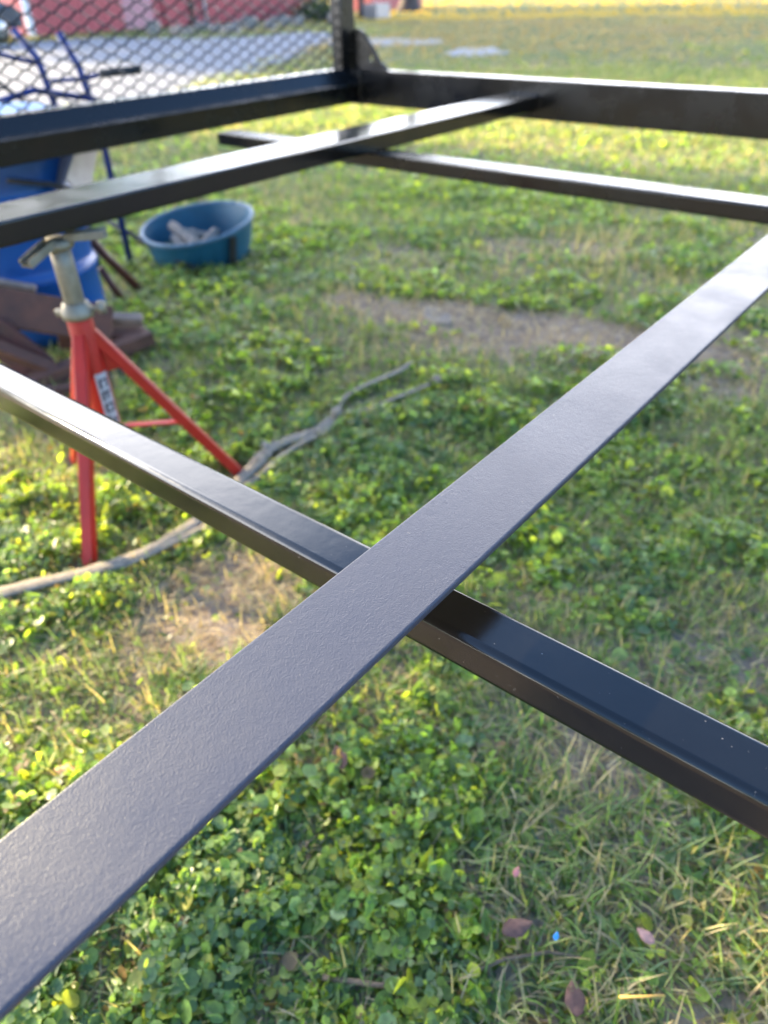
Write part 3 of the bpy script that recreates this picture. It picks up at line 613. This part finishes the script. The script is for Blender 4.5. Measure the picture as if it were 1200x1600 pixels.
# ------------------------------------------------------------------ stones, leaves, twigs
def stone(cx, cy, rx, ry, h, rot, label, name='flat_stone', group=None, m=M_stone, cat='stone'):
    n = 14; vs = []; z = float(gz(cx, cy)); rad = [1 + .22 * (random.random() - .5) for _ in range(n)]
    for lv, (s_, zz) in enumerate(((1.0, -.02), (.97, h * .6), (.82, h), (.4, h * 1.06))):
        for k in range(n):
            a = 2 * math.pi * k / n; u, v = rx * rad[k] * s_ * math.cos(a), ry * rad[k] * s_ * math.sin(a)
            vs.append((cx + u * math.cos(rot) - v * math.sin(rot), cy + u * math.sin(rot) + v * math.cos(rot), z + zz + h * .15 * (random.random() - .5)))
    fs = [(i * n + k, i * n + (k + 1) % n, (i + 1) * n + (k + 1) % n, (i + 1) * n + k) for i in range(3) for k in range(n)] + [tuple(3 * n + k for k in range(n))]
    return MB().add(vs, fs, True).build(name, m, label=label, cat=cat, group=group)
stone(2.78, 2.22, .12, .06, .007, .9, 'pale flat stone half sunk in bare soil, the one nearer the tub')
stone(2.72, 1.90, .13, .07, .008, 1.1, 'pale flat stone half sunk in bare soil, the one nearer the flat bar')
stone(.44, 1.56, .032, .022, .012, .4, 'small grey stone chip below the strap left of the stand foot', 'stone_chip')
def dead_leaf(cx, cy, s, rot, lift, curl, label, m=M_leaf, name='dead_leaf', cat='leaf'):
    z = float(gz(cx, cy)) + lift; out = [(-1, 0), (-.7, .38), (-.25, .62), (.15, .52), (.5, .40), (.8, .2), (1.1, 0), (.8, -.25), (.45, -.42), (.1, -.6), (-.35, -.55), (-.75, -.35)]
    def P(u, v, dz=0): return (cx + s * (u * math.cos(rot) - v * math.sin(rot)), cy + s * (u * math.sin(rot) + v * math.cos(rot)), z + s * (curl * (u * u * .5 + abs(v) * .9) + .08 * math.sin(5 * u + 7 * v)) + dz)
    mid = [(-.6, 0), (-.2, .04), (.2, 0), (.6, 0)]
    vs = [P(u, v) for u, v in out] + [P(u, v) for u, v in mid]; n = 12
    fs = [(0, 1, 12), (1, 2, 13, 12), (2, 3, 14, 13), (3, 4, 14), (4, 5, 15, 14), (5, 6, 15), (6, 7, 15), (7, 8, 14, 15), (8, 9, 14), (9, 10, 13, 14), (10, 11, 12, 13), (11, 0, 12)]
    b = MB().add(vs, fs, True); o = b.build(name, m, label=label, cat=cat); so_ = o.modifiers.new('thick', 'SOLIDIFY'); so_.thickness = .0008; return o
dead_leaf(.545, .195, .027, -.6, .045, .25, 'purplish brown dead leaf beside the tiny blue plastic bit')
dead_leaf(.60, .63, .028, 1.0, .035, .8, 'dark curled brown leaf under the crossing of bar and tube')
dead_leaf(.515, .075, .026, .6, .040, .3, 'reddish brown dead leaf at the lower picture edge near the yellow straw')
dead_leaf(.665, .025, .016, 1.4, .05, .3, 'small pinkish dead leaf on the long grass right of the blue bit', mat('pinkish dead leaf', (.42, .22, .17), .7, .2, 50))
dead_leaf(.62, .24, .010, .2, .05, .3, 'tiny pink fallen petal among the clover above the brown leaf', mat('pink petal', (.6, .2, .18), .6, .1, 50), 'petal', 'petal')
dead_leaf(.25, 1.03, .024, 2.2, .05, .3, 'orange-tan dead leaf in the sunlit clover left of the flat bar', mat('tan dead leaf', (.42, .22, .10), .7, .2, 50))
dead_leaf(.572, .138, .0075, .2, .052, .6, 'tiny light blue plastic bit in the grass beside a brown leaf', M_bluebit, 'plastic_bit', 'litter')
MB().tube([(.545, .022, .062), (.565, -.005, .066), (.585, -.03, .07)], [.0022, .0022, .0018], 6).build('straw_stem', M_yel, label='short bright yellow straw stem at the lower picture edge', cat='straw')
MB().tube(gp_([(.30, .40), (.36, .30), (.42, .24), (.50, .19), (.555, .14), (.585, .09)], .03), [.005, .0045, .004, .0035, .003, .002], 6).build('twig', M_twig, label='bent brown twig lying under the purplish leaf', cat='twig')
MB().tube(gp_([(.22, .38), (.28, .32), (.34, .285), (.40, .25)], .022), [.0032, .003, .0028, .002], 6).build('twig', mat('pale twig', (.33, .27, .21), .8, .3, 60), label='pale grey twig at the bottom edge left of the brown twig', cat='twig')
# ------------------------------------------------------------------ far: red building, car, rubble, trees
bd = thing('red_building', 'long low red sheet-walled building with white corner trim across the gravel drive', 'building', (22, 28.3, 0))
bx0, bx1, by = 15.75, 30.0, 28.3; bh = 3.0
k = 0; xx = bx0
while xx < bx1 - .01:
    x2 = min(xx + .95, bx1)
    if not (abs((xx + x2) / 2 - 20.2) < 1.0):
        m = MB(); m.box(((xx + x2) / 2, by + .05, bh / 2), (x2 - xx - .012, .10, bh))
        for rx_ in (xx + .16, xx + .475, xx + .79):
            if rx_ < x2 - .05: m.box((rx_, by - .012, bh / 2), (.05, .024, bh - .02))
        m.build('wall_panel', M_redwall, bd)
    xx = x2
m = MB(); m.box(((bx0 + bx1) / 2, by + 4.1, bh / 2), (bx1 - bx0, 7.96, bh - .01)); m.build('rear_wall', M_redwall, bd)
dr_ = MB().box((20.05, by + .04, 1.05), (1.75, .07, 2.1)).build('door', M_pink, bd, .01); MB().box((20.75, by - .02, 1.0), (.05, .05, .12)).build('handle', M_trim, dr_)
for cx in (bx0 - .04, bx1 + .04): MB().box((cx, by - .02, bh / 2), (.20, .16, bh)).build('corner_trim', M_trim, bd, .01)
MB().tube([(23.4, by - .09, .1), (23.4, by - .09, bh)], .06, 8).build('downpipe', M_trim, bd)
MB().box((22.75, by - .05, 1.2), (.14, .10, 2.4)).build('door_post', M_blk, bd)
m = MB(); m.add([(bx0 - .4, by - .5, bh), (bx1 + .4, by - .5, bh), (bx1 + .4, by + 4.1, bh + .9), (bx0 - .4, by + 4.1, bh + .9), (bx1 + .4, by + 8.7, bh), (bx0 - .4, by + 8.7, bh),
     (bx0 - .4, by - .5, bh + .08), (bx1 + .4, by - .5, bh + .08), (bx1 + .4, by + 4.1, bh + .98), (bx0 - .4, by + 4.1, bh + .98), (bx1 + .4, by + 8.7, bh + .08), (bx0 - .4, by + 8.7, bh + .08)],
    [(6, 7, 8, 9), (9, 8, 10, 11), (1, 0, 3, 2), (2, 3, 5, 4), (0, 1, 7, 6), (4, 5, 11, 10), (0, 6, 9, 3), (3, 9, 11, 5), (1, 2, 8, 7), (2, 4, 10, 8)]); m.build('roof', M_roof, bd)
# parked car left of the building
cr = thing('parked_car', 'dark slate car parked left of the red building', 'car', (11.9, 26.6, 0))
pf = [(-2.2, .35), (-2.25, .75), (-2.1, 1.0), (-1.3, 1.08), (-.75, 1.48), (.75, 1.5), (1.35, 1.05), (2.1, .92), (2.25, .7), (2.22, .35)]
MB().extr(pf, (11.9, 27.5, 0), (11.9, 25.75, 0), X, Zv).build('body', M_car, cr, .09, 4)
for yy in (25.73,):
    MB().add([(11.9 - 1.15, yy, 1.06), (11.9 + 1.15, yy, 1.04), (11.9 + .68, yy, 1.42), (11.9 - .68, yy, 1.42)], [(0, 1, 2, 3)]).build('side_window', M_glass, cr)
for wx in (-1.4, 1.4):
    for wy in (25.85, 27.4):
        wo = MB().lathe([(.0, -.10), (.24, -.11), (.33, -.10), (.35, -.06), (.35, .06), (.33, .10), (.24, .11), (0, .10)], (11.9 + wx, wy, .35), 28, Matrix.Rotation(R(90), 3, 'X')).build('wheel', M_rubber, cr)
        MB().lathe([(0, .125), (.06, .13), (.20, .12), (.235, .105)], (11.9 + wx, wy, .35), 20, Matrix.Rotation(R(90), 3, 'X')).build('rim', M_chrome, wo)
MB().box((11.9 + 2.2, 26.0, .72), (.08, .35, .14)).build('headlight', M_trim, cr, .02)
# grey rubble between drive and building
for i in range(13):
    u = i / 12; cx = 17.9 + 8.5 * u + random.uniform(-.4, .4); cy = 23.4 + 1.6 * math.sin(i * 2.1) + u * 1.2
    stone(cx, cy, random.uniform(.22, .5), random.uniform(.2, .38), random.uniform(.14, .34), random.random() * 3, '%s grey rubble block, %s of the row before the red building' % (['large', 'squat', 'angular'][i % 3], ['leftmost', 'second', 'third', 'fourth', 'fifth', 'sixth', 'middle one', 'eighth', 'ninth', 'tenth', 'third from the right', 'second from the right', 'rightmost'][i]), 'rubble_block', 'grey rubble blocks before the red building', cat='rubble')
wb = MB().box((28.6, 23.4, .28), (.9, .7, .52)); wb.build('storage_chest', M_greyplate, label='pale grey chest standing at the foot of the thin tree trunk', cat='chest')
rs = thing('red_shed', 'small red shed between the two far tree trunks', 'shed', (38.5, 31.5, 0))
MB().box((38.5, 31.5, 1.2), (4.5, 3.0, 2.4)).build('wall', M_redwall, rs); MB().add([(36, 29.7, 2.4), (41, 29.7, 2.4), (41, 33.3, 2.4), (36, 33.3, 2.4), (36, 31.5, 3.4), (41, 31.5, 3.4)], [(0, 1, 5, 4), (3, 4, 5, 2), (0, 4, 3), (1, 2, 5), (0, 3, 2, 1)]).build('roof', M_roof, rs)
# trees
def tree(x, y, h, cr_, tr, label, n=7000, leaf=.13, crown_lo=.38, seedv=0, clusters=46, flare=1.6):
    rg = np.random.default_rng(seedv + 100); t = thing('tree', label, 'tree', (x, y, 0), 'trees around the yard')
    tz = h * crown_lo; m = MB(); lean = rg.uniform(-.03, .03, 2)
    pts = [(x + lean[0] * z, y + lean[1] * z, z) for z in (-.1, .12, .4, .9, tz * .6, tz, h * .75)]
    m.tube(pts, [tr * flare * 1.15, tr * flare, tr * 1.15, tr, tr * .85, tr * .7, tr * .25], 12)
    cen = []
    for i in range(clusters):
        a = rg.random() * 6.283; u = rg.uniform(-1, 1); rr = rg.random() ** .45; ce = Vector((x + lean[0] * h + cr_ * rr * math.sqrt(1 - u * u) * math.cos(a), y + cr_ * rr * math.sqrt(1 - u * u) * math.sin(a), h * (1 + crown_lo) / 2 + u * rr * h * (1 - crown_lo) / 2)); cen.append(ce)
        if i % 4 == 0:
            zz = tz * .8 + (ce.z - tz * .8) * .35; m.tube([(x + lean[0] * zz, y, zz), tuple(Vector((x, y, zz)).lerp(ce, .5) + Vector((0, 0, .2))), tuple(ce)], [tr * .35, tr * .2, tr * .05], 6)
    m.build('trunk', M_bark, t)
    per = n // clusters; P = np.concatenate([np.array(c_)[None] + rg.normal(0, 1, (per, 3)) * np.array([.22, .22, .16]) * cr_ * rg.uniform(.6, 1.2) for c_ in cen]); nn = len(P)
    tv = np.array([(-1, 0, 0), (0, .55, .1), (1, 0, 0), (0, -.55, .1)]); tf = np.array([(0, 1, 2, 3)])
    C = np.array([(.05, .10, .02)]) * (.6 + .9 * rg.random((nn, 1))) + np.array([(.03, .02, 0)]) * rg.random((nn, 1))
    v, f, c = instance(tv, tf, P - np.array([[x, y, 0]]), leaf * (.6 + .8 * rg.random(nn)), rotmats(nn, 1.2), C)
    np_mesh('crown', v, f, M_crown, c, t)
tree(36.0, 27.3, 19, 4.0, .42, 'thick brown trunk with flared base standing far back at the edge of the shaded lawn', 8000, .22, .62, 1)
tree(29.5, 25.0, 10, 2.8, .12, 'thin brown trunk just right of the corner post, far back by the pale chest', 5000, .18, .66, 2)
TREES = [(1.25, 17.6, 7.2, 1.8, .13, 'young leafy tree left of the yard shading the near ground', 8400, .11, .42, 3, 60),
         (2.7, 20.6, 7.6, 1.45, .14, 'slender leafy tree beside the drive shading the teal tub', 6500, .12, .42, 4, 50),
         (17.8, 36.5, 7.5, 4.6, .3, 'broad tree rising behind the left end of the red building', 9000, .24, .3, 5, 60),
         (33.0, 47.0, 18, 4.6, .32, 'tall tree far behind and right of the red building', 8000, .26, .6, 11, 50),
         (11.0, 62.0, 19, 5.0, .35, 'first tall tree of the far row, at its left end', 6500, .34, .68, 12, 44),
         (18.5, 63.0, 19, 5.0, .35, 'second tall tree of the far row behind the red building', 6500, .34, .68, 13, 44),
         (26.0, 62.0, 19, 5.0, .35, 'third tall tree of the far row behind the red building', 6500, .34, .68, 14, 44),
         (33.5, 63.5, 19, 5.0, .35, 'fourth tall tree of the far row, at its right end', 6500, .34, .68, 15, 44),
         (38.0, -14.0, 10, 6.0, .35, 'added unseen leafy tree right of the view, nearest the lawn', 5000, .34, .12, 16, 50),  # right-hand line, out of view, added to darken the corner post's reflection
         (34.0, -25.0, 11, 6.5, .35, 'second added unseen leafy tree to the right of the view', 5000, .34, .12, 17, 50),
         (25.0, -34.0, 10, 6.5, .35, 'third added unseen leafy tree to the right of the view', 5000, .34, .12, 18, 50),
         (13.0, -38.0, 11, 6.5, .35, 'added unseen leafy tree behind the right side of the frame', 5000, .34, .12, 19, 50),
         (-3.0, -36.0, 12, 6.5, .35, 'added unseen tree straight behind the near end of the flat bar', 5000, .34, .12, 20, 50),  # from here on, added behind the camera to keep bright horizon off tube edges
         (-17.0, -30.0, 12, 6.5, .35, 'second added unseen tree behind the viewer', 5000, .34, .12, 21, 50),
         (-28.0, -19.0, 12, 6.5, .35, 'third added unseen tree behind the viewer', 5000, .34, .12, 22, 50),
         (-35.0, -5.0, 12, 6.5, .35, 'fourth added unseen tree behind the viewer, to the left', 5000, .34, .12, 23, 50),
         (-34.0, 10.0, 12, 6.5, .35, 'added unseen tree left of the viewer', 5000, .34, .12, 24, 50)]
for a in TREES: tree(a[0], a[1], a[2], a[3], a[4], a[5], a[6], a[7], a[8], a[9], a[10])
# shrubs in front of the building's right part
def shrub(x, y, r, h, label, seedv):
    rg = np.random.default_rng(seedv); n = 1500; P = rg.normal(0, 1, (n, 3)) * np.array([r * .45, r * .45, h * .3]); P[:, 2] = np.abs(P[:, 2]) + .05
    t = thing('shrub', label, 'shrub', (x, y, 0), 'dark shrubs at the end of the red building')
    tv = np.array([(-1, 0, 0), (0, .5, .1), (1, 0, 0), (0, -.5, .1)]); tf = np.array([(0, 1, 2, 3)])
    v, f, c = instance(tv, tf, P, .07 * (.6 + .8 * rg.random(n)), rotmats(n, 1.0), np.array([(.06, .08, .035)]) * (.5 + rg.random((n, 1)))); np_mesh('foliage', v, f, M_crown, c, t)
    MB().tube([(x, y, 0), (x + .03, y, h * .4)], [.03, .015], 6).build('stem', M_bark, t)
shrub(27.6, 26.3, .8, .9, 'low dark shrub at the right end of the red building wall', 1)
shrub(26.6, 24.6, .6, .6, 'smaller dark shrub in front of the wall among the rubble', 2)
shrub(29.0, 26.9, .9, 1.2, 'tallest dark shrub, hidden partly by the corner post', 3)
print('objects', len(bpy.data.objects))
